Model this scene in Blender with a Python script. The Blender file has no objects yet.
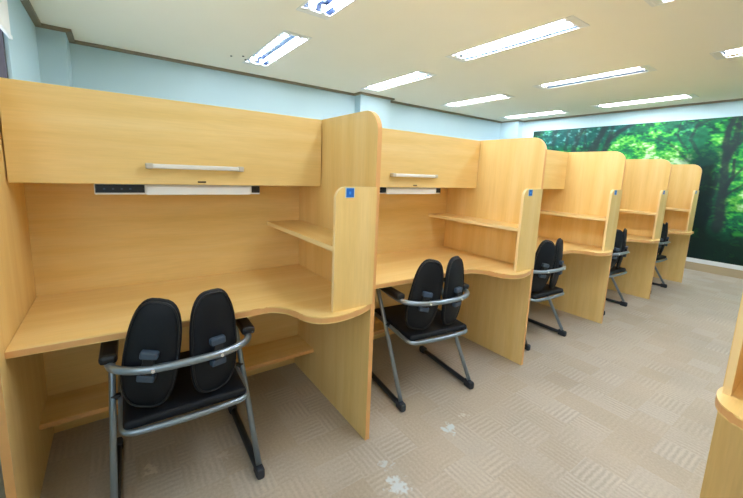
import bpy, bmesh, math, random
import numpy as np
from mathutils import Vector, Matrix
random.seed(4)
sc = bpy.context.scene
COL = sc.collection

# ------------------------------------------------------------------ helpers
def link(o, parent=None):
    COL.objects.link(o)
    if parent is not None:
        o.parent = parent
    return o

def tag(o, label=None, cat=None, group=None, kind=None):
    if label: o['label'] = label
    if cat: o['category'] = cat
    if group: o['group'] = group
    if kind: o['kind'] = kind
    return o

def thing(name, loc, label, cat, group=None, rz=0.0):
    o = bpy.data.objects.new(name, None)
    o.empty_display_size = 0.1
    link(o)
    o.location = loc
    o.rotation_euler = (0, 0, rz)
    return tag(o, label, cat, group)

class MB:
    """collects shapes; build() links them as one mesh object"""
    def __init__(self, mirror=False):
        self.bm = bmesh.new()
        self.mirror = mirror
    def box(self, x0, x1, y0, y1, z0, z1, bevel=0.0, mat=0, seg=2):
        bm = self.bm
        vs = [bm.verts.new(p) for p in ((x0,y0,z0),(x1,y0,z0),(x1,y1,z0),(x0,y1,z0),(x0,y0,z1),(x1,y0,z1),(x1,y1,z1),(x0,y1,z1))]
        fs = [bm.faces.new([vs[i] for i in f]) for f in ((3,2,1,0),(4,5,6,7),(0,1,5,4),(1,2,6,5),(2,3,7,6),(3,0,4,7))]
        for f in fs: f.material_index = mat
        if bevel > 0:
            es = list({e for f in fs for e in f.edges})
            r = bmesh.ops.bevel(bm, geom=es, offset=bevel, segments=seg, profile=.5, affect='EDGES')
            for f in r['faces']: f.material_index = mat
        return self
    def prism(self, poly, a0, a1, axis, mat=0, side_mat=None, side_skip=(), bevel=0.0):
        """poly: list of 2D points; extruded along axis ('x': poly=(y,z), 'y': poly=(x,z), 'z': poly=(x,y))"""
        bm = self.bm
        def P(u, v, a):
            return {'x': (a,u,v), 'y': (u,a,v), 'z': (u,v,a)}[axis]
        A = [bm.verts.new(P(u,v,a0)) for u, v in poly]
        B = [bm.verts.new(P(u,v,a1)) for u, v in poly]
        n = len(poly)
        fa = bm.faces.new(A); fb = bm.faces.new(B[::-1])
        fa.material_index = fb.material_index = mat
        for i in range(n):
            j = (i+1) % n
            f = bm.faces.new((A[i], B[i], B[j], A[j]))
            f.material_index = mat if (side_mat is None or i in side_skip) else side_mat
            f.smooth = False
        if bevel > 0:
            es = list(fa.edges) + list(fb.edges)
            bmesh.ops.bevel(bm, geom=es, offset=bevel, segments=2, profile=.5, affect='EDGES')
        return self
    def tube(self, pts, r, n=10, mat=0, cap=True, closed=False):
        bm = self.bm
        pts = [Vector(p) for p in pts]
        rad = r if hasattr(r, '__len__') else [r]*len(pts)
        rings = []; up = None
        m = len(pts)
        for i, p in enumerate(pts):
            if closed:
                t = (pts[(i+1) % m] - pts[i-1]).normalized()
            else:
                t = (pts[min(i+1, m-1)] - pts[max(i-1, 0)]).normalized()
            if up is None:
                up = Vector((0,0,1)) if abs(t.z) < .9 else Vector((0,1,0))
            up = (up - t*up.dot(t)).normalized()
            s = t.cross(up)
            rings.append([bm.verts.new(p + (up*math.cos(2*math.pi*k/n) + s*math.sin(2*math.pi*k/n))*rad[i]) for k in range(n)])
        for i in range(m if closed else m-1):
            a, b = rings[i], rings[(i+1) % m]
            for k in range(n):
                f = bm.faces.new((a[k], a[(k+1)%n], b[(k+1)%n], b[k])); f.smooth = True; f.material_index = mat
        if cap and not closed:
            for rg in (rings[0][::-1], rings[-1]):
                f = bm.faces.new(rg); f.material_index = mat
        return self
    def xf(self, M):
        bmesh.ops.transform(self.bm, matrix=M, verts=self.bm.verts)
        return self
    def build(self, name, mats, parent=None, smooth=False):
        bm = self.bm
        if self.mirror:
            for v in bm.verts: v.co.y = -v.co.y
        bmesh.ops.recalc_face_normals(bm, faces=bm.faces)
        if smooth:
            for f in bm.faces: f.smooth = True
        me = bpy.data.meshes.new(name)
        bm.to_mesh(me); bm.free()
        for m in (mats if isinstance(mats, (list, tuple)) else [mats]):
            me.materials.append(m)
        return link(bpy.data.objects.new(name, me), parent)

def fillet(pts, r, n=6):
    """round the inner corners of a polyline"""
    pts = [Vector(p) for p in pts]
    rs = r if hasattr(r, '__len__') else [r]*len(pts)
    out = [pts[0]]
    for i in range(1, len(pts)-1):
        a, b, c = pts[i-1], pts[i], pts[i+1]
        u, v = (a-b), (c-b)
        d = min(rs[i], u.length*.48, v.length*.48)
        p0, p1 = b+u.normalized()*d, b+v.normalized()*d
        for k in range(n+1):
            t = k/n
            out.append(p0*(1-t)**2 + b*2*t*(1-t) + p1*t*t)
    out.append(pts[-1])
    return out

def catmull(pts, n=6):
    P = [Vector(p) for p in pts]
    out = []
    for i in range(len(P)-1):
        p0 = P[max(i-1,0)]; p1 = P[i]; p2 = P[i+1]; p3 = P[min(i+2,len(P)-1)]
        for k in range(n):
            t = k/n
            out.append(.5*((2*p1)+(-p0+p2)*t+(2*p0-5*p1+4*p2-p3)*t*t+(-p0+3*p1-3*p2+p3)*t**3))
    out.append(P[-1])
    return out

# ------------------------------------------------------------------ materials
def newmat(name):
    m = bpy.data.materials.new(name); m.use_nodes = True
    nt = m.node_tree
    return m, nt, nt.nodes['Principled BSDF']

def srgb(r, g, b):
    f = lambda c: (c/255/12.92) if c/255 <= .04045 else ((c/255+.055)/1.055)**2.4
    return (f(r), f(g), f(b), 1)

def plain(name, col, rough=.5, metal=0.0, spec=.5, noise=0.0, nscale=30):
    m, nt, b = newmat(name)
    b.inputs['Base Color'].default_value = col
    b.inputs['Roughness'].default_value = rough
    b.inputs['Metallic'].default_value = metal
    b.inputs['Specular IOR Level'].default_value = spec
    if noise > 0:
        tc = nt.nodes.new('ShaderNodeTexCoord'); nz = nt.nodes.new('ShaderNodeTexNoise')
        nz.inputs['Scale'].default_value = nscale
        mx = nt.nodes.new('ShaderNodeMix'); mx.data_type = 'RGBA'
        d = tuple(c*(1-noise) for c in col[:3]) + (1,)
        u = tuple(min(1, c*(1+noise)) for c in col[:3]) + (1,)
        mx.inputs[6].default_value = d; mx.inputs[7].default_value = u
        nt.links.new(tc.outputs['Object'], nz.inputs['Vector'])
        nt.links.new(nz.outputs['Fac'], mx.inputs[0])
        nt.links.new(mx.outputs[2], b.inputs['Base Color'])
    return m

def emit(name, col, s):
    m = bpy.data.materials.new(name); m.use_nodes = True
    nt = m.node_tree; nt.nodes.clear()
    e = nt.nodes.new('ShaderNodeEmission'); o = nt.nodes.new('ShaderNodeOutputMaterial')
    e.inputs[0].default_value = col; e.inputs[1].default_value = s
    nt.links.new(e.outputs[0], o.inputs[0])
    return m

def wood(name, axis, c0, c1, c2, rough=.38):
    """pale maple laminate, grain along an axis"""
    m, nt, b = newmat(name)
    N, L = nt.nodes, nt.links
    tc = N.new('ShaderNodeTexCoord'); mp = N.new('ShaderNodeMapping')
    sc_ = {'x': (.55, 9, 9), 'y': (9, .55, 9), 'z': (9, 9, .55)}[axis]
    mp.inputs['Scale'].default_value = sc_
    L.new(tc.outputs['Object'], mp.inputs['Vector'])
    n1 = N.new('ShaderNodeTexNoise'); n1.inputs['Scale'].default_value = 1.3; n1.inputs['Detail'].default_value = 5; n1.inputs['Distortion'].default_value = .6
    L.new(mp.outputs[0], n1.inputs['Vector'])
    mp2 = N.new('ShaderNodeMapping'); mp2.inputs['Scale'].default_value = tuple(v*7 for v in sc_)
    L.new(tc.outputs['Object'], mp2.inputs['Vector'])
    n2 = N.new('ShaderNodeTexNoise'); n2.inputs['Scale'].default_value = 2.2; n2.inputs['Detail'].default_value = 3
    L.new(mp2.outputs[0], n2.inputs['Vector'])
    r1 = N.new('ShaderNodeValToRGB')
    r1.color_ramp.elements[0].position = .32; r1.color_ramp.elements[0].color = c0
    r1.color_ramp.elements[1].position = .68; r1.color_ramp.elements[1].color = c2
    e = r1.color_ramp.elements.new(.5); e.color = c1
    L.new(n1.outputs['Fac'], r1.inputs[0])
    mx = N.new('ShaderNodeMix'); mx.data_type = 'RGBA'; mx.blend_type = 'MULTIPLY'
    mr = N.new('ShaderNodeMapRange'); mr.inputs[1].default_value = .3; mr.inputs[2].default_value = .7; mr.inputs[3].default_value = .96; mr.inputs[4].default_value = 1.03
    L.new(n2.outputs['Fac'], mr.inputs[0])
    cb = N.new('ShaderNodeCombineColor')
    for i in range(3): L.new(mr.outputs[0], cb.inputs[i])
    mx.inputs[0].default_value = 1
    L.new(r1.outputs[0], mx.inputs[6]); L.new(cb.outputs[0], mx.inputs[7])
    L.new(mx.outputs[2], b.inputs['Base Color'])
    b.inputs['Roughness'].default_value = rough
    b.inputs['Specular IOR Level'].default_value = .35
    return m

WC = (srgb(231,196,124), srgb(236,203,134), srgb(240,210,145))
wood_x = wood('maple_grain_across', 'x', *WC)
wood_y = wood('maple_grain_deep', 'y', *WC)
wood_z = wood('maple_grain_upright', 'z', *WC)
edge_orange = plain('edge_band_orange', srgb(228,172,108), .4, noise=.06)
edge_pale = plain('edge_band_pale', srgb(242,216,160), .4)
edge_desk = plain('edge_band_desk', srgb(222,168,106), .35, noise=.05)
chrome = plain('silver_tube', srgb(148,162,174), .32, metal=.75)
darktube = plain('dark_steel', srgb(52,58,66), .4, metal=.4)
blackfab = plain('black_mesh_fabric', srgb(9,15,23), .55, spec=.3, noise=.3, nscale=220)
blackpl = plain('black_plastic', srgb(18,20,24), .38)
rubber = plain('dark_rubber', srgb(40,46,56), .6)
slate = plain('slate_plastic', srgb(58,74,92), .4)
satin = plain('satin_aluminium', srgb(232,232,228), .35, metal=.08)
capgrey = plain('handle_cap', srgb(196,190,176), .35)
diffw = plain('white_diffuser', srgb(238,240,240), .35)
tagblue = plain('blue_tag', srgb(18,104,196), .4)
taglight = plain('blue_tag_print', srgb(60,150,235), .4)
tagrim = plain('tag_rim', srgb(196,214,214), .5)
lockm = plain('dark_lock', srgb(70,56,40), .4, metal=.5)
wallm = plain('pale_blue_paint', srgb(180,208,220), .7, noise=.015, nscale=3)
ceilm = plain('cream_ceiling', srgb(248,243,228), .85, noise=.01, nscale=4)
trimm = plain('taupe_trim', srgb(132,122,104), .6)
basem = plain('tan_base', srgb(176,158,128), .45)
whitem = plain('white_trim', srgb(232,236,240), .5)
housem = plain('fixture_reflector', srgb(172,186,212), .14, metal=1.0)
framew = plain('fixture_frame', srgb(232,232,228), .4)
holder = plain('lamp_holder', srgb(220,220,220), .5)
blindm = plain('white_blind', srgb(240,242,244), .8)
darkframe = plain('dark_window_frame', srgb(62,54,64), .5)
tube_on = emit('fluorescent_tube_lit', (0.96, 0.98, 1.0, 1), 66.0)
tube_off = plain('fluorescent_tube_unlit', srgb(228,228,226), .3)

def carpet():
    m, nt, b = newmat('loop_carpet_tiles')
    N, L = nt.nodes, nt.links
    tc = N.new('ShaderNodeTexCoord')
    def math_(op, a, bb=None):
        n = N.new('ShaderNodeMath'); n.operation = op
        for i, v in enumerate((a, bb)):
            if v is None: continue
            if isinstance(v, (int, float)): n.inputs[i].default_value = v
            else: L.new(v, n.inputs[i])
        return n.outputs[0]
    mp = N.new('ShaderNodeMapping'); mp.inputs['Rotation'].default_value = (0,0,math.radians(0)); mp.inputs['Location'].default_value = (.13,.21,0)
    L.new(tc.outputs['Object'], mp.inputs['Vector'])
    sx = N.new('ShaderNodeSeparateXYZ'); L.new(mp.outputs[0], sx.inputs[0])
    T = .165
    ix = math_('FLOOR', math_('DIVIDE', sx.outputs[0], T)); iy = math_('FLOOR', math_('DIVIDE', sx.outputs[1], T))
    cv = N.new('ShaderNodeCombineXYZ'); L.new(ix, cv.inputs[0]); L.new(iy, cv.inputs[1])
    wn = N.new('ShaderNodeTexWhiteNoise'); wn.noise_dimensions = '3D'; L.new(cv.outputs[0], wn.inputs['Vector'])
    par = math_('MODULO', math_('ADD', math_('ADD', ix, iy), 400), 2.0)
    # stripe phase along x or y
    co = N.new('ShaderNodeMix'); co.data_type = 'FLOAT'
    L.new(par, co.inputs[0]); L.new(sx.outputs[0], co.inputs[2]); L.new(sx.outputs[1], co.inputs[3])
    nzw = N.new('ShaderNodeTexNoise'); nzw.inputs['Scale'].default_value = 26; L.new(tc.outputs['Object'], nzw.inputs['Vector'])
    ph = math_('ADD', math_('MULTIPLY', co.outputs[0], 2*math.pi/.026), math_('MULTIPLY', nzw.outputs['Fac'], 3.2))
    st = math_('SINE', ph)
    nz = N.new('ShaderNodeTexNoise'); nz.inputs['Scale'].default_value = 90; nz.inputs['Detail'].default_value = 4; L.new(tc.outputs['Object'], nz.inputs['Vector'])
    nb = N.new('ShaderNodeTexNoise'); nb.inputs['Scale'].default_value = 1.7; nb.inputs['Detail'].default_value = 4; L.new(tc.outputs['Object'], nb.inputs['Vector'])
    # stripe strength differs from tile to tile
    amp = math_('MULTIPLY', math_('ADD', math_('MULTIPLY', wn.outputs['Value'], .9), .2), .085)
    np_ = N.new('ShaderNodeTexNoise'); np_.inputs['Scale'].default_value = 4.5; np_.inputs['Detail'].default_value = 2; L.new(tc.outputs['Object'], np_.inputs['Vector'])
    msk = N.new('ShaderNodeMapRange'); msk.inputs[1].default_value = .36; msk.inputs[2].default_value = .62; L.new(np_.outputs['Fac'], msk.inputs[0])
    amp = math_('MULTIPLY', amp, math_('ADD', math_('MULTIPLY', msk.outputs[0], 1.3), .12))
    v = math_('ADD', math_('MULTIPLY', st, amp), 1.0)
    v = math_('ADD', v, math_('MULTIPLY', math_('SUBTRACT', nz.outputs['Fac'], .5), .42))
    v = math_('ADD', v, math_('MULTIPLY', math_('SUBTRACT', nb.outputs['Fac'], .5), .45))
    cr = N.new('ShaderNodeMix'); cr.data_type = 'RGBA'
    cr.inputs[6].default_value = srgb(177,164,145); cr.inputs[7].default_value = srgb(183,174,160)
    L.new(wn.outputs['Value'], cr.inputs[0])
    cc = N.new('ShaderNodeCombineColor')
    for i in range(3): L.new(v, cc.inputs[i])
    mu = N.new('ShaderNodeMix'); mu.data_type = 'RGBA'; mu.blend_type = 'MULTIPLY'; mu.inputs[0].default_value = 1
    L.new(cr.outputs[2], mu.inputs[6]); L.new(cc.outputs[0], mu.inputs[7])
    last = mu.outputs[2]
    # paint splashes and worn spots with a shape of their own
    for (px, py, r, col, k) in ((1.76,-.20,.042,(205,218,222),.9), (1.31,-.21,.035,(196,208,210),.7), (1.29,-.33,.05,(205,218,222),.8),
                                (.42,.34,.03,(214,204,184),.7), (.71,.24,.03,(205,196,180),.5), (1.9,-.16,.02,(220,220,210),.6)):
        ds = N.new('ShaderNodeVectorMath'); ds.operation = 'DISTANCE'
        nd = N.new('ShaderNodeTexNoise'); nd.inputs['Scale'].default_value = 34; L.new(tc.outputs['Object'], nd.inputs['Vector'])
        off = N.new('ShaderNodeVectorMath'); off.operation = 'MULTIPLY_ADD'
        L.new(nd.outputs['Color'], off.inputs[0]); off.inputs[1].default_value = (.15,.15,0); L.new(tc.outputs['Object'], off.inputs[2])
        L.new(off.outputs[0], ds.inputs[0]); ds.inputs[1].default_value = (px+.075, py+.075, 0)
        rm = N.new('ShaderNodeMapRange'); rm.inputs[1].default_value = r; rm.inputs[2].default_value = r*.55; rm.inputs[3].default_value = 0; rm.inputs[4].default_value = k
        L.new(ds.outputs['Value'], rm.inputs[0])
        mm = N.new('ShaderNodeMix'); mm.data_type = 'RGBA'; mm.inputs[7].default_value = srgb(*col)
        L.new(rm.outputs[0], mm.inputs[0]); L.new(last, mm.inputs[6]); last = mm.outputs[2]
    L.new(last, b.inputs['Base Color'])
    b.inputs['Roughness'].default_value = .62
    b.inputs['Specular IOR Level'].default_value = .35
    bp = N.new('ShaderNodeBump'); bp.inputs['Strength'].default_value = .35; bp.inputs['Distance'].default_value = .004
    L.new(v, bp.inputs['Height']); L.new(bp.outputs[0], b.inputs['Normal'])
    return m
carpetm = carpet()

# ------------------------------------------------------------------ room
XL, XR, YB, YF, ZC = -.17, 7.9, 3.87, -2.9, 2.62
def struct(mb, name, mat, smooth=False):
    o = mb.build(name, mat); o['kind'] = 'structure'; return o

struct(MB().box(XL-.1, XR+.1, YF-.1, YB+.1, -.06, 0), 'floor', carpetm)

# ceiling with openings for the recessed lights
FIX = {(0,0):(1.87,2.71),(1,0):(3.68,2.80),(2,0):(5.46,2.83),(3,0):(7.30,2.86),(0,1):(1.78,.91),(1,1):(3.51,.90),(2,1):(5.32,.96),(3,1):(7.23,1.01),
       (0,2):(1.75,-.86),(1,2):(3.5,-.86),(2,2):(5.31,-.87),(3,2):(7.22,-.84)}
LW, LL = .132, .655          # half width / half length of a fitting
xs = sorted({XL-.1, XR+.1} | {p[0]+q*LW for p in FIX.values() for q in (-1,1)})
ys = sorted({YF-.1, YB+.1} | {p[1]+q*LL for p in FIX.values() for q in (-1,1)})
cm = MB()
for i in range(len(xs)-1):
    for j in range(len(ys)-1):
        mx_, my_ = (xs[i]+xs[i+1])/2, (ys[j]+ys[j+1])/2
        if any(abs(mx_-p[0]) < LW and abs(my_-p[1]) < LL for p in FIX.values()): continue
        vs = [cm.bm.verts.new(p) for p in ((xs[i],ys[j],ZC),(xs[i],ys[j+1],ZC),(xs[i+1],ys[j+1],ZC),(xs[i+1],ys[j],ZC))]
        cm.bm.faces.new(vs)
bmesh.ops.remove_doubles(cm.bm, verts=cm.bm.verts, dist=1e-5)
r = bmesh.ops.extrude_face_region(cm.bm, geom=list(cm.bm.faces))
bmesh.ops.translate(cm.bm, vec=(0,0,.12), verts=[g for g in r['geom'] if isinstance(g, bmesh.types.BMVert)])
struct(cm, 'ceiling', ceilm)

struct(MB().box(XL-.1, XR+.1, YB, YB+.1, 0, ZC+.1), 'wall_back', wallm)
struct(MB().box(XR, XR+.1, YF, YB, 0, ZC+.1), 'wall_right', wallm)
struct(MB().box(XL-.1, XR+.1, YF-.1, YF, 0, ZC+.1), 'wall_front', wallm)
# left wall around a window opening
WY0, WY1, WZ0, WZ1 = .75, 2.20, .95, 2.44
wl = MB()
SY0, SY1 = -2.6, -.55      # unseen opening added to throw daylight on the carrel side panels
wl.box(XL-.1, XL, YF, SY0, 0, ZC+.1); wl.box(XL-.1, XL, SY1, WY0, 0, ZC+.1); wl.box(XL-.1, XL, SY0, SY1, 0, WZ0); wl.box(XL-.1, XL, SY0, SY1, WZ1, ZC+.1)
wl.box(XL-.1, XL, WY1, YB, 0, ZC+.1)
wl.box(XL-.1, XL, WY0, WY1, 0, WZ0); wl.box(XL-.1, XL, WY0, WY1, WZ1, ZC+.1)
struct(wl, 'wall_left', wallm)
wf = MB()
wf2 = MB()
for (a0,a1,b0,b1) in ((SY0,SY1,WZ0,WZ0+.05),(SY0,SY1,WZ1-.05,WZ1),(SY0,SY0+.05,WZ0,WZ1),(SY1-.05,SY1,WZ0,WZ1),((SY0+SY1)/2-.03,(SY0+SY1)/2+.03,WZ0,WZ1)):
    wf2.box(XL-.08, XL-.02, a0, a1, b0, b1)
struct(wf2, 'added_window', darkframe)
ld = bpy.data.lights.new('sky_portal','AREA'); ld.shape='RECTANGLE'; ld.size=WZ1-WZ0; ld.size_y=SY1-SY0; ld.cycles.is_portal=True
lo_ = link(bpy.data.objects.new('sky_portal', ld)); lo_.location=(XL-.09,(SY0+SY1)/2,(WZ0+WZ1)/2); lo_.rotation_euler=(0,math.radians(-90),0)
for (a0,a1,b0,b1) in ((WY0,WY1,WZ0,WZ0+.05),(WY0,WY1,WZ1-.05,WZ1),(WY0,WY0+.05,WZ0,WZ1),(WY1-.05,WY1,WZ0,WZ1),((WY0+WY1)/2-.03,(WY0+WY1)/2+.03,WZ0,WZ1)):
    wf.box(XL-.08, XL-.02, a0, a1, b0, b1)
win = struct(wf, 'window_1', darkframe)
gm = bpy.data.materials.new('window_glass'); gm.use_nodes = True
gnt = gm.node_tree; gnt.nodes.clear()
g1 = gnt.nodes.new('ShaderNodeBsdfTransparent'); g2 = gnt.nodes.new('ShaderNodeBsdfGlossy'); g3 = gnt.nodes.new('ShaderNodeMixShader'); g4 = gnt.nodes.new('ShaderNodeOutputMaterial')
g1.inputs[0].default_value = (.93,.97,.98,1); g2.inputs['Roughness'].default_value = .03; g3.inputs[0].default_value = .06
gnt.links.new(g1.outputs[0], g3.inputs[1]); gnt.links.new(g2.outputs[0], g3.inputs[2]); gnt.links.new(g3.outputs[0], g4.inputs[0])
ld = bpy.data.lights.new('sky_portal','AREA'); ld.shape='RECTANGLE'; ld.size=WZ1-WZ0; ld.size_y=WY1-WY0; ld.cycles.is_portal=True
lo_ = link(bpy.data.objects.new('sky_portal', ld)); lo_.location=(XL-.09,(WY0+WY1)/2,(WZ0+WZ1)/2); lo_.rotation_euler=(0,math.radians(-90),0)
MB().box(XL-.055, XL-.048, WY0+.04, WY1-.04, WZ0+.04, WZ1-.04).build('pane', gm, win)

# pillars
struct(MB().box(XL, .05, 3.5, YB, 0, ZC), 'wall_pillar', wallm)
struct(MB().box(3.70, 4.32, 3.70, YB, 0, ZC), 'wall_pillar', wallm)
struct(MB().box(7.72, XR, 3.42, YB, 0, ZC), 'wall_pillar', wallm)
# taupe shadow moulding where walls meet the ceiling
TW, TH = .05, .028
trims = [ (XL, XL+TW, YF, 3.5), (XL, .05+TW, 3.5-TW, 3.5), (.05, .05+TW, 3.5, YB), (.05, 3.70, YB-TW, YB), (3.70-TW, 3.70, 3.70, YB-TW),
          (3.70-TW, 4.32+TW, 3.70-TW, 3.70), (4.32, 4.32+TW, 3.70, YB-TW), (4.32, 7.72, YB-TW, YB), (7.72-.03, 7.72, 3.42, YB-TW), (7.72-.03, XR, 3.42-.03, 3.42), (XR-.03, XR, YF, 3.39)]
for i, t in enumerate(trims):
    struct(MB().box(t[0], t[1], t[2], t[3], ZC-TH, ZC), 'trim_%d' % (i+1), trimm)
# base of the mural wall
struct(MB().box(XR-.025, XR, YF, 3.42, 0, .125), 'baseboard_right', basem)
struct(MB().box(XR-.03, XR, YF, 3.42, .125, .19), 'trim_12', whitem)
struct(MB().box(XL, XL+.012, YF, 3.5, 0, .09), 'baseboard_left', basem)

# roller blind on the window
rb = thing('roller_blind', (XL, 1.6, 0), 'white roller blind hanging at the window in the upper left corner', 'blind')
MB().box(0, .085, -.85, .72, 2.44, 2.53, .01).build('headrail', whitem, rb)
MB().box(.012, .016, -.80, .60, 2.165, 2.44).build('blind_fabric', blindm, rb)
MB().box(.004, .024, -.80, .60, 2.14, 2.165, .004).build('bottom_bar', whitem, rb)

# ------------------------------------------------------------------ forest mural
def mural():
    y0, y1, z0, z1 = -2.4, 3.14, .19, 2.37
    ny, nz = 500, 200
    Y, Z = np.meshgrid(np.linspace(y0, y1, ny), np.linspace(z0, z1, nz))
    rng = np.random.RandomState(11)
    def noise(sx, sz, oct=4):
        out = np.zeros_like(Y); amp = 1; tot = 0
        for o in range(oct):
            gx, gz = int((y1-y0)/sx*2**o)+4, int((z1-z0)/sz*2**o)+4
            g = rng.rand(gz, gx)
            fx = (Y-y0)/(y1-y0)*(gx-2); fz = (Z-z0)/(z1-z0)*(gz-2)
            ix = np.floor(fx).astype(int); iz = np.floor(fz).astype(int)
            tx = fx-ix; tz = fz-iz; tx = tx*tx*(3-2*tx); tz = tz*tz*(3-2*tz)
            v = (g[iz,ix]*(1-tx)+g[iz,ix+1]*tx)*(1-tz)+(g[iz+1,ix]*(1-tx)+g[iz+1,ix+1]*tx)*tz
            out += v*amp; tot += amp; amp *= .62
        return out/tot
    def S(r,g,b): return np.array(srgb(r,g,b)[:3])
    def mix(c, col, a):
        return c*(1-a[...,None]) + col*a[...,None]
    n1 = noise(.5,.35,5); n2 = noise(.16,.10,4); n3 = noise(.9,.7,3); n4 = noise(.07,.045,3)
    ss = lambda v,a,b: np.clip((v-a)/(b-a),0,1)**2*(3-2*np.clip((v-a)/(b-a),0,1))
    c = np.zeros(Y.shape+(3,)) + S(24,112,78)
    c = mix(c, S(14,72,66), ss(n2,.45,.62)*.8)
    def blob(cy, cz, ry, rz): return np.exp(-(((Y-cy)/ry)**2+((Z-cz)/rz)**2))
    def stroke(pts, w0, w1, soft=.5):
        a = np.zeros_like(Y); n = len(pts)-1
        wob = (noise(.25,.2,2)-.5)*.05
        for i in range(n):
            (ya,za),(yb,zb) = pts[i],pts[i+1]
            dy,dz = yb-ya, zb-za; L2 = dy*dy+dz*dz
            t = np.clip(((Y-ya)*dy+(Z-za)*dz)/L2,0,1)
            d = np.hypot(Y+wob-(ya+t*dy), Z-(za+t*dz))
            w = w0+(w1-w0)*((i+t)/n)
            a = np.maximum(a, 1-ss(d, w*(1-soft), w*(1+soft)))
        return a
    # light openings in the canopy
    light = (blob(1.15,2.0,.55,.26) + .8*blob(.55,1.72,.5,.2) + 1.0*blob(-.25,1.75,.3,.55) + 1.1*blob(-.25,1.15,.22,.30) + .7*blob(.08,2.12,.16,.22)
             + .35*blob(2.3,2.25,.5,.12) + .9*blob(2.55,1.83,.35,.14) + 1.0*blob(.9,1.65,.6,.2)+ .8*blob(-1.3,1.6,.7,.6))
    n5 = noise(.035,.022,2)
    li = np.clip(light*.72 + (n2-.5)*1.7 + (n4-.5)*1.5 + (n5-.5)*.8, 0, 1.6)
    c = mix(c, S(44,166,72), ss(li,.25,.7))
    c = mix(c, S(120,206,84), ss(li,.62,1.1)*.85)
    c = mix(c, S(222,246,208), ss(li,1.05,1.45)*.7)
    # blue haze of the far wood at upper left and right
    hz = ss(blob(2.35,2.25,.9,.3)+.55*blob(.55,2.2,.25,.3)+.4*blob(1.5,2.35,.2,.14)+(n1-.5)*.7,.3,.9)
    c = mix(c, S(22,92,96), hz*.75)
    c = mix(c, S(120,190,190), ss(n4,.60,.78)*hz*.7)
    # leaf speckle
    c = c*(1+ (n4-.5)[...,None]*.9)
    # trunks
    dk = S(8,44,52)
    for pts,w0,w1,a in (
        ([(1.93,1.85),(1.84,2.1),(1.72,2.37)],.085,.05,.9), ([(1.70,1.85),(1.64,2.12),(1.52,2.24),(1.28,2.38)],.055,.03,.9), ([(1.66,2.1),(1.6,2.37)],.04,.03,.8),
        ([(2.24,1.9),(2.22,2.2),(2.1,2.37)],.06,.04,.75), ([(2.42,1.9),(2.38,2.37)],.035,.03,.6), ([(2.72,1.9),(2.66,2.37)],.05,.05,.6), ([(2.05,1.9),(2.08,2.37)],.03,.02,.6),
        ([(2.95,1.9),(2.98,2.37)],.05,.05,.5),
        # forked tree at the right
        ([(-.02,.7),(-.01,1.3),(.03,1.78),(.06,2.0),(.03,2.37)],.075,.035,.95), ([(.02,1.78),(-.04,2.0),(-.07,2.37)],.055,.04,.9), ([(-.0,1.8),(-.10,2.05),(-.22,2.3),(-.3,2.37)],.045,.02,.85),
        ([(.0,1.25),(-.09,1.5),(-.07,1.75)],.03,.015,.9), ([(-.02,1.3),(-.17,1.62),(-.4,1.85)],.02,.012,.85), ([(-.03,1.2),(-.25,1.42),(-.5,1.6)],.018,.01,.8), ([(-.03,2.25),(-.16,2.1),(-.35,2.0)],.025,.015,.8),
        ([(.3,1.75),(.48,2.05),(.42,2.3),(.2,2.37)],.025,.015,.7), ([(.42,1.7),(.72,2.0),(.95,2.12)],.02,.012,.6), ([(.5,1.9),(.66,2.15),(.62,2.37)],.018,.01,.6),
        ([(.16,.5),(.11,1.0),(.10,1.5)],.04,.03,.75),
        ([(-.9,.4),(-.86,1.2),(-.7,2.37)],.09,.06,.9), ([(-1.5,.4),(-1.55,1.4),(-1.4,2.37)],.07,.05,.8), ([(-1.95,.4),(-1.9,2.37)],.1,.07,.85), ([(-.86,1.3),(-1.1,1.8),(-1.3,2.37)],.04,.02,.8)):
        c = mix(c, dk*.8+.2*c.mean(), stroke(pts,w0,w1)*a)
    # big dark trunk and the shaded wood floor
    dn = S(3,26,32)
    big = stroke([(.22,.2),(.24,.9),(.25,1.35),(.26,1.66)],.16,.15,.5)
    c = mix(c, dn, np.clip(big,0,1)*.95)
    c = mix(c, S(8,64,58), ss(blob(.3,1.8,.3,.22)+(n2-.5)*.6,.35,.8)*.8)
    low = ss(1.02 - Z + (n1-.5)*.7 - .55*blob(-.2,.95,.3,.35), .05, .55)
    c = mix(c, S(4,34,30), low*.93)
    c = mix(c, S(18,92,40), ss(n2,.56,.7)*low*ss(Z,.3,.6)*.5)
    c = mix(c, S(46,150,60), stroke([(-.22,.64),(-.42,.66)],.025,.012,.6)*.9)
    c = mix(c, S(10,36,36), ss(Y,2.9,3.1)*ss(Z,2.1,2.34)*.8)
    c = np.clip(c*.80,0,1)
    me = bpy.data.meshes.new('printed_panel')
    nv = ny*nz
    co = np.zeros((nv,3),dtype=np.float32); co[:,1] = Y.ravel(); co[:,2] = Z.ravel()
    i = np.arange(ny-1); j = np.arange(nz-1)
    I, J = np.meshgrid(i, j)
    a = (J*ny+I).ravel()
    quads = np.stack([a, a+ny, a+ny+1, a+1], 1)
    back = nv
    verts = np.concatenate([co, np.array([(.012,y0,z0),(.012,y1,z0),(.012,y1,z1),(.012,y0,z1)],dtype=np.float32)])
    corners = [0, ny-1, nv-1, nv-ny]
    faces = quads.tolist() + [[back,back+1,back+2,back+3]]
    bot = list(range(0,ny)); faces.append(bot + [back+1, back])
    top = list(range(nv-ny, nv)); faces.append(top[::-1] + [back+3, back+2])
    lef = list(range(0, nv, ny)); faces.append(lef[::-1] + [back, back+3])
    rig = list(range(ny-1, nv, ny)); faces.append(rig + [back+2, back+1])
    me.from_pydata(verts.tolist(), [], faces)
    at = me.color_attributes.new('print', 'FLOAT_COLOR', 'POINT')
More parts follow.
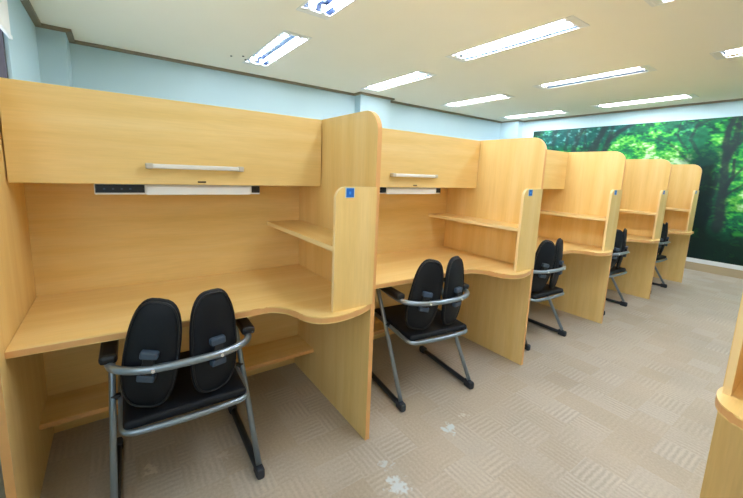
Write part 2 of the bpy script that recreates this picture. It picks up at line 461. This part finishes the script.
    cols = np.ones((nv+4,4),dtype=np.float32); cols[:nv,:3] = c.reshape(-1,3); cols[nv:,:3] = .05
    at.data.foreach_set('color', cols.ravel())
    m, nt, b = newmat('forest_print')
    an = nt.nodes.new('ShaderNodeVertexColor'); an.layer_name = 'print'
    nt.links.new(an.outputs[0], b.inputs['Base Color'])
    b.inputs['Roughness'].default_value = .55; b.inputs['Specular IOR Level'].default_value = .25
    me.materials.append(m)
    o = link(bpy.data.objects.new('wall_mural', me))
    o.location = (XR-.0125, 0, 0)
    tag(o, 'large forest photo mural of green trees covering the far wall', 'mural')
mural()

# ------------------------------------------------------------------ ceiling lights
def light_label(i, j):
    return {(0,0):'recessed twin tube ceiling light above the nearest carrel, close to the back wall',
            (1,0):'recessed twin tube ceiling light in front of the wall pillar near the back wall',
            (2,0):'recessed ceiling light near the back wall, third along from the left',
            (3,0):'recessed ceiling light nearest the far back corner of the room',
            (0,1):'recessed twin tube ceiling light cut off by the top edge, toward the left',
            (1,2):'recessed ceiling light of which only a tip touches the top edge at the right',
            (1,1):'largest looking recessed twin tube ceiling light, both tubes lit, over the aisle',
            (2,1):'recessed ceiling light with only one of its two tubes lit',
            (3,1):'recessed ceiling light just in front of the forest mural wall',
            (2,2):'recessed twin tube ceiling light cut off by the right edge of the photo',
            (3,2):'recessed ceiling light by the mural, its tip showing at the right edge'}.get((i,j), 'recessed twin tube ceiling light out of the photo, over the other side of the room')
for (i, j), (x, y) in FIX.items():
    if True:
        t = thing('ceiling_light', (x, y, ZC), light_label(i,j), 'ceiling light', 'recessed ceiling lights')
        h = MB()   # open tray above the ceiling line
        w, l, d = LW-.001, LL-.001, .075
        v = [h.bm.verts.new(p) for p in ((-w,-l,0),(w,-l,0),(w,l,0),(-w,l,0),(-w*.8,-l+.03,d),(w*.8,-l+.03,d),(w*.8,l-.03,d),(-w*.8,l-.03,d))]
        for f in ((4,5,6,7),(0,1,5,4),(1,2,6,5),(2,3,7,6),(3,0,4,7)):
            h.bm.faces.new([v[k] for k in f])
        bmesh.ops.recalc_face_normals(h.bm, faces=h.bm.faces)
        rr = bmesh.ops.solidify(h.bm, geom=list(h.bm.faces), thickness=.002)
        h.build('reflector_tray', housem, t)
        f = MB()
        for b in ((-LW-.012,-LW+.004,-LL-.012,LL+.012),(LW-.004,LW+.012,-LL-.012,LL+.012),(-LW+.004,LW-.004,-LL-.012,-LL+.012),(-LW+.004,LW-.004,LL-.012,LL+.012)):
            f.box(b[0], b[1], b[2], b[3], -.006, -.0005)
        for q in (-1, 1):     # flat white end plates
            f.box(-LW+.004, LW-.004, min(q*.592,q*(LL-.012)), max(q*.592,q*(LL-.012)), -.004, .004)
        f.build('frame', framew, t)
        for k, sx in enumerate((-.06, .06)):
            off = (i, j, k) in ((2,1,1),)
            MB().tube([(sx,-.565,.016),(sx,.565,.016)], .0125, 8).build('fluorescent_tube', tube_off if off else tube_on, t)
            for s in (-1, 1):
                MB().box(sx-.016, sx+.016, min(s*.565,s*.591), max(s*.565,s*.591), -.002, .06, .003, seg=1).build('lamp_holder', holder, t)
# small dark fittings in the ceiling beside the nearest light
for (x, y) in ((1.55,3.20),(1.66,3.11),(1.72,3.22)):
    o = MB().tube([(0,0,-.008),(0,0,0)], .012, 10).build('ceiling_hook', lockm)
    o.location = (x, y, ZC)
    tag(o, 'tiny dark fitting in the ceiling left of the nearest back light', 'ceiling fitting', 'tiny dark ceiling fittings')

# ------------------------------------------------------------------ study carrels
H, HD, HW, ZD = 1.6205, .73, 1.278, 1.2556
YD, YBK = .483, .785
T = .024
def arc(cx, cy, r, a0, a1, n=8):
    return [(cx+r*math.cos(math.radians(a0+(a1-a0)*k/n)), cy+r*math.sin(math.radians(a0+(a1-a0)*k/n))) for k in range(n+1)]

def carrel(loc, x0, x1, yl, yr_, label, mirror=False, left=False, deskfront=None, wingy=None, desk_rear_x=None, tagged=True):
    """x0,x1: centre planes of the side panels, y grows into the desk. loc.x is the origin of x"""
    root = thing('study_carrel', loc, label, 'study carrel', 'maple study carrels')
    M = lambda: MB(mirror)
    def side(x, yf):
        R = .10
        poly = [(yf,0),(YBK+.076,0),(YBK+.076,H),(yf+R,H)] + arc(yf+R, H-R, R, 90, 180)[1:]
        n = len(poly)
        m = M().prism(poly, x-T/2, x+T/2, 'x', 0, 1, side_skip=(0,1))
        return m.build('side_panel', [wood_z, edge_orange], root)
    if left: side(x0, yl)
    side(x1, yr_)
    a, b = x0+T/2, x1-T/2
    M().box(a, b, YBK, YBK+.018, .2, H).build('back_panel', wood_x, root)
    M().box(a, b, YBK+.056, YBK+.074, 0, H).build('added_back_skin', wood_x, root)  # extra skin added as a light blocker, keeps the gap under the foot shelf dark
    # worktop with the S-shaped front
    wy = wingy if wingy is not None else yr_-.012
    df = deskfront if deskfront is not None else yr_-.045
    k = df
    D = x1
    front = catmull([(D-.52,.158,0),(D-.46,.157,0),(D-.42,.146,0),(D-.375,.10,0),(D-.352,.03 if df<-.02 else df+.085,0),(D-.335,-.02 if df<-.02 else df+.05,0),(D-.29,k+.010,0),(D-.21,k-.008,0),(D-.1,k+.010,0),(b,max(k+.03,yr_) if df<-.02 else k+.01,0)], 5)
    front = [(p.x, p.y) for p in front]
    poly = [(a,.20)] + front + [(b,YBK),(a,YBK)]
    n = len(poly)
    M().prism(poly, HD-.03, HD, 'z', 0, 1, side_skip=(n-1,n-2,n-3), bevel=.005).build('worktop', [wood_x, edge_desk], root)
    # privacy wing standing on the worktop at the front
    R = .052; wx = x1-.2235
    poly = [(wx,HD),(b,HD),(b,HW)] + [(wx+R,HW)] + arc(wx+R, HW-R, R, 90, 180)[1:]
    n = len(poly)
    M().prism(poly, wy, wy+.018, 'y', 0, 1, side_skip=(0,1)).build('privacy_wing', [wood_z, edge_pale], root)
    M().prism([(wx,1.0),(b,1.0),(b,1.022),(wx,1.022)], wy+.018, YBK, 'y', 0, 1, side_skip=(0,1,2)).build('shelf', [wood_y, edge_pale], root)
    M().prism([(.552,.212),(YBK,.212),(YBK,.234),(.552,.234)], a, b, 'x', 0, 1, side_skip=(0,1,2)).build('foot_shelf', [wood_x, edge_desk], root)
    # overhead cabinet
    cab = M(); cab.box(a, b, YD+.02, YBK, ZD, ZD+.018); cab.box(a, b, YD+.02, YBK, H-.018, H)
    cab.box(a, a+.016, YD+.02, YBK, ZD+.018, H-.018); cab.box(b-.016, b, YD+.02, YBK, ZD+.018, H-.018)
    cab = cab.build('overhead_cabinet', wood_x, root)
    M().box(a+.005, b-.006, YD, YD+.018, ZD-.002, H-.002, .002).build('cabinet_door', wood_x, cab)
    cx = (x0+x1)/2 - .005
    hz = 1.333
    hd = M()
    hd.box(cx-.18, cx+.18, YD-.034, YD-.014, hz-.010, hz+.010, .005)
    h_ = hd.build('cabinet_handle', satin, cab)
    for s in (-1, 1):
        e = M(); e.box(cx+s*.19-.014, cx+s*.19+.014, YD-.034, YD, hz-.012, hz+.012, .005)
        e.build('handle_end', capgrey, cab)
    M().box(cx+.0, cx+.036, YD-.005, YD, 1.264, 1.271, .0015, seg=1).build('cabinet_lock', lockm, cab)
    # slim task lamp below the cabinet
    lx0, lx1 = cx-.385, cx+.30
    ly0, ly1 = .51, .575
    lamp = M().box(lx0, lx1, ly0, ly1, 1.208, ZD-.003, .004).build('task_lamp', satin, root)
    M().box(lx0+.182, lx1-.05, ly0-.006, ly1-.01, 1.206, 1.246, .004).build('lamp_diffuser', diffw, lamp)
    M().box(lx0+.004, lx0+.176, ly0-.003, ly0, 1.216, 1.250).build('control_strip', blackpl, lamp)
    for q in range(4):
        M().box(lx0+.03+q*.03, lx0+.038+q*.03, ly0-.006, ly0-.003, 1.229, 1.236, .001, seg=1).build('lamp_button', slate, lamp)
    M().box(lx1-.044, lx1-.003, ly0-.003, ly0, 1.216, 1.250).build('end_cap', blackpl, lamp)
    if tagged:
        tx = x1-.174
        tg = M().box(tx-.004, tx+.042, wy-.002, wy, 1.231, 1.275).build('number_tag', tagrim, root)
        M().box(tx, tx+.038, wy-.0032, wy-.002, 1.234, 1.272).build('tag_face', tagblue, tg)
        M().box(tx+.013, tx+.023, wy-.0040, wy-.0032, 1.246, 1.258).build('tag_mark', taglight, tg)
    return root

DX = [.031, 1.3337, 2.709, 4.095, 5.412, 6.719]
DY = [.13, -.033, -.038, -.013, .006, .025]
LAB = ['nearest maple study carrel, seen whole at the left with its wide open desk',
       'second maple study carrel from the left, between the nearest one and the middle one',
       'middle maple study carrel, third along the row from the left',
       'fourth maple study carrel along the row, next to last before the mural',
       'farthest maple study carrel at the end of the row by the forest mural']
for i in range(5):
    c = (DX[i]+DX[i+1])/2
    carrel((c,0,0), DX[i]-c, DX[i+1]-c, DY[i], DY[i+1], LAB[i], left=(i == 0))
# the carrel of the facing row that the photographer stands in; its desk end shows at the lower right
c = 1.45
ob = carrel((c,-1.14,0), .80-c, 2.035-c, -.01, -.01, 'maple study carrel across the aisle, cut off by the lower right corner of the photo', mirror=True, deskfront=.013, wingy=.017, tagged=False)

# ------------------------------------------------------------------ chairs
def pad_mb(w, h, t, toe, side):
    """one upright backrest lobe: rounded outline, cushioned front and hard back"""
    mb = MB(); bm = mb.bm
    n = 36; rings = [0, .35, .62, .82, .92, .97, .99, 1.0]
    out = []
    for k in range(n):
        a = 2*math.pi*k/n
        e = 2/3.1
        x = math.copysign(abs(math.cos(a))**e, math.cos(a))*w/2
        z = math.copysign(abs(math.sin(a))**e, math.sin(a))*h/2
        x *= 1 - .05*(z/(h/2)) - .05*(z/(h/2))**2
        out.append((x, z))
    def P(x, z, y):
        return (x, y + 1.6*x*x*0 + .9*(x*x) + .35*z*z, z)
    def layer(sgn):
        L = []
        for r in rings:
            th = t/2*(max(0, 1-r**5))**.5
            if r == 0: L.append([bm.verts.new(P(0,0,sgn*t/2))]); continue
            L.append([bm.verts.new(P(x*r, z*r, sgn*th)) for x, z in out])
        return L
    F = layer(1); B = layer(-1)
    for L in (F, B):
        for k in range(n): 
            f = bm.faces.new((L[0][0], L[1][k], L[1][(k+1)%n])); f.smooth = True
        for a, b in zip(L[1:-1], L[2:]):
            for k in range(n):
                f = bm.faces.new((a[k], a[(k+1)%n], b[(k+1)%n], b[k])); f.smooth = True
    bmesh.ops.remove_doubles(bm, verts=bm.verts, dist=1e-5)
    return mb, out, P

def make_chair(label):
    root = thing('twin_back_chair', (0,0,0), label, 'chair', 'black twin-backrest chairs')
    hw = .26
    # Z-shaped side tubes, arm rails and the loop behind the backrest, bent from one tube each side
    for s in (-1, 1):
        ha = .245
        lp = fillet([(s*hw,.012,.05),(s*ha,.352,.605),(s*ha,.366,.625),(s*ha,.33,.632),(s*ha,.20,.626)], [0,.05,.03,.03,0])
        MB().tube(lp, .0125, 10).build('leg', chrome, root)
        rn = fillet([(s*hw,.0,.03),(s*hw,.06,.022),(s*hw,.50,.022)], .03)
        MB().tube(rn, .016, 10).build('floor_runner', darktube, root)
        cp = MB().box(s*hw-.018, s*hw+.018, -.025, .045, 0, .05, .012)
        cp.build('foot_cap', rubber, root)
        cp = MB().box(s*hw-.02, s*hw+.02, .47, .53, 0, .045, .012)
        cp.build('foot_cap', rubber, root)
        pd = MB().box(s*ha-.028, s*ha+.028, .085, .345, .630, .664, .012)
        pd.build('armrest_pad', blackpl, root)
    loop = fillet([(ha,.22,.626),(ha,.062,.624),(.15,.002,.622),(0,-.012,.622),(-.15,.002,.622),(-ha,.062,.624),(-ha,.22,.626)], [0,.055,.09,.09,.09,.055,0], 7)
    lo = MB().tube(loop, .0145, 12).build('back_loop', chrome, root)
    for s in (-1, 1):
        MB().tube([(s*.115,-.0235,.622),(s*.115,-.016,.622)], .006, 8).build('rivet', satin, lo)
    # seat tube and cushion
    st = fillet([(.226,.42,.42),(.222,.20,.408),(.217,.008,.393),(0,-.004,.391),(-.217,.008,.393),(-.222,.20,.408),(-.226,.42,.42)], [0,.1,.05,.1,.05,.1,0], 7)
    MB().tube(st, .0115, 10).build('seat_frame', chrome, root)
    for s in (-1, 1):
        MB().box(min(s*.222,s*.256), max(s*.222,s*.256), .225, .25, .408, .428, .005).build('seat_bracket', blackpl, root)
    se = MB()
    se.box(-.216, .216, .014, .48, .394, .434, .019, seg=4)
    se = se.build('seat', blackfab, root, smooth=True)
    md = se.modifiers.new('soft', 'SUBSURF'); md.levels = 1; md.render_levels = 1
    MB().box(-.19, .19, .06, .44, .372, .396, .012).build('seat_pan', blackpl, root)
    for s in (-1, 1):
        mb, out, P = pad_mb(.186, .435, .036, 0, s)
        toe = math.radians(20*s if s < 0 else 15); cx = -.116 if s < 0 else .098
        Mx = Matrix.Translation((cx, .036, .654)) @ Matrix.Rotation(toe, 4, 'Z') @ Matrix.Rotation(math.radians(2), 4, 'X') @ Matrix.Rotation(math.radians(10 if s < 0 else -1), 4, 'Y')
        mb.xf(Mx)
        pad = mb.build('backrest_pad', blackfab, root)
        # raised rim of the hard back shell
        rim = MB().tube([P(x*.93, z*.95, -.0125) for x, z in out], .0035, 6, closed=True)
        rim.xf(Mx); rim.build('shell_rim', blackpl, pad)
        for dz, nm in ((.020,'upper'),(-.068,'lower')):
            bk = MB().box(-.029, .029, -.04, -.010, dz-.014, dz+.014, .006)
            bk.xf(Mx); bk.build('loop_bracket', slate, pad)
        stem = MB().box(-.018, .018, -.038, -.012, -.06, .012, .004)
        stem.xf(Mx); stem.build('bracket_stem', blackpl, pad)
    return root

def copy_thing(src, label):
    r = src.copy(); COL.objects.link(r); r['label'] = label
    for ch in list(src.children):
        c = ch.copy(); COL.objects.link(c); c.parent = r
        for g in list(ch.children):
            d = g.copy(); COL.objects.link(d); d.parent = c
    return r
CH = [((.550,.05), -1.5, 'black twin-backrest chair seen whole from behind at the nearest carrel'),
      ((1.890,.014), -7.5, 'black twin-backrest chair turned slightly at the second carrel from the left'),
      ((3.22,.062), -3, 'black twin-backrest chair half hidden by a side panel at the middle carrel'),
      ((4.60,.075), -2, 'black twin-backrest chair partly hidden at the fourth carrel along the row'),
      ((5.92,.08), -2, 'black chair at the farthest carrel by the mural, mostly hidden behind a side panel')]
proto = make_chair(CH[0][2])
for k, ((x, y), a, lab) in enumerate(CH):
    o = proto if k == 0 else copy_thing(proto, lab)
    o.location = (x, y, 0); o.rotation_euler = (0, 0, math.radians(a))

# ------------------------------------------------------------------ daylight outside the window
w = bpy.data.worlds.new('daylight'); sc.world = w; w.use_nodes = True
bg = w.node_tree.nodes['Background']; bg.inputs[0].default_value = (.86,.93,1,1); bg.inputs[1].default_value = 3.0

# ------------------------------------------------------------------ camera
cam = bpy.data.cameras.new('camera'); co = bpy.data.objects.new('camera', cam); link(co)
c_ = (.3655,-1.3286,1.3389); yaw, pit, rol, f = .9508,-.1563,.0390,355.2589
fw = Vector((math.cos(yaw)*math.cos(pit), math.sin(yaw)*math.cos(pit), math.sin(pit)))
ri = Vector((math.sin(yaw), -math.cos(yaw), 0)); up = ri.cross(fw)
r2 = ri*math.cos(rol)+up*math.sin(rol); u2 = -ri*math.sin(rol)+up*math.cos(rol)
M = Matrix((( r2.x,u2.x,-fw.x,c_[0]),(r2.y,u2.y,-fw.y,c_[1]),(r2.z,u2.z,-fw.z,c_[2]),(0,0,0,1)))
co.matrix_world = M
cam.sensor_fit = 'HORIZONTAL'; cam.sensor_width = 36; cam.lens = f/743*36
cam.shift_x = 3.19/743; cam.shift_y = -20.0/743
cam.clip_start = .01
sc.camera = co

sc.view_settings.view_transform = 'Standard'; sc.view_settings.look = 'None'
sc.view_settings.gamma = 1; sc.view_settings.use_curve_mapping = False
sc.view_settings.exposure = 0.28
sc.cycles.max_bounces = 10; sc.cycles.diffuse_bounces = 6
sc.cycles.use_denoising = True
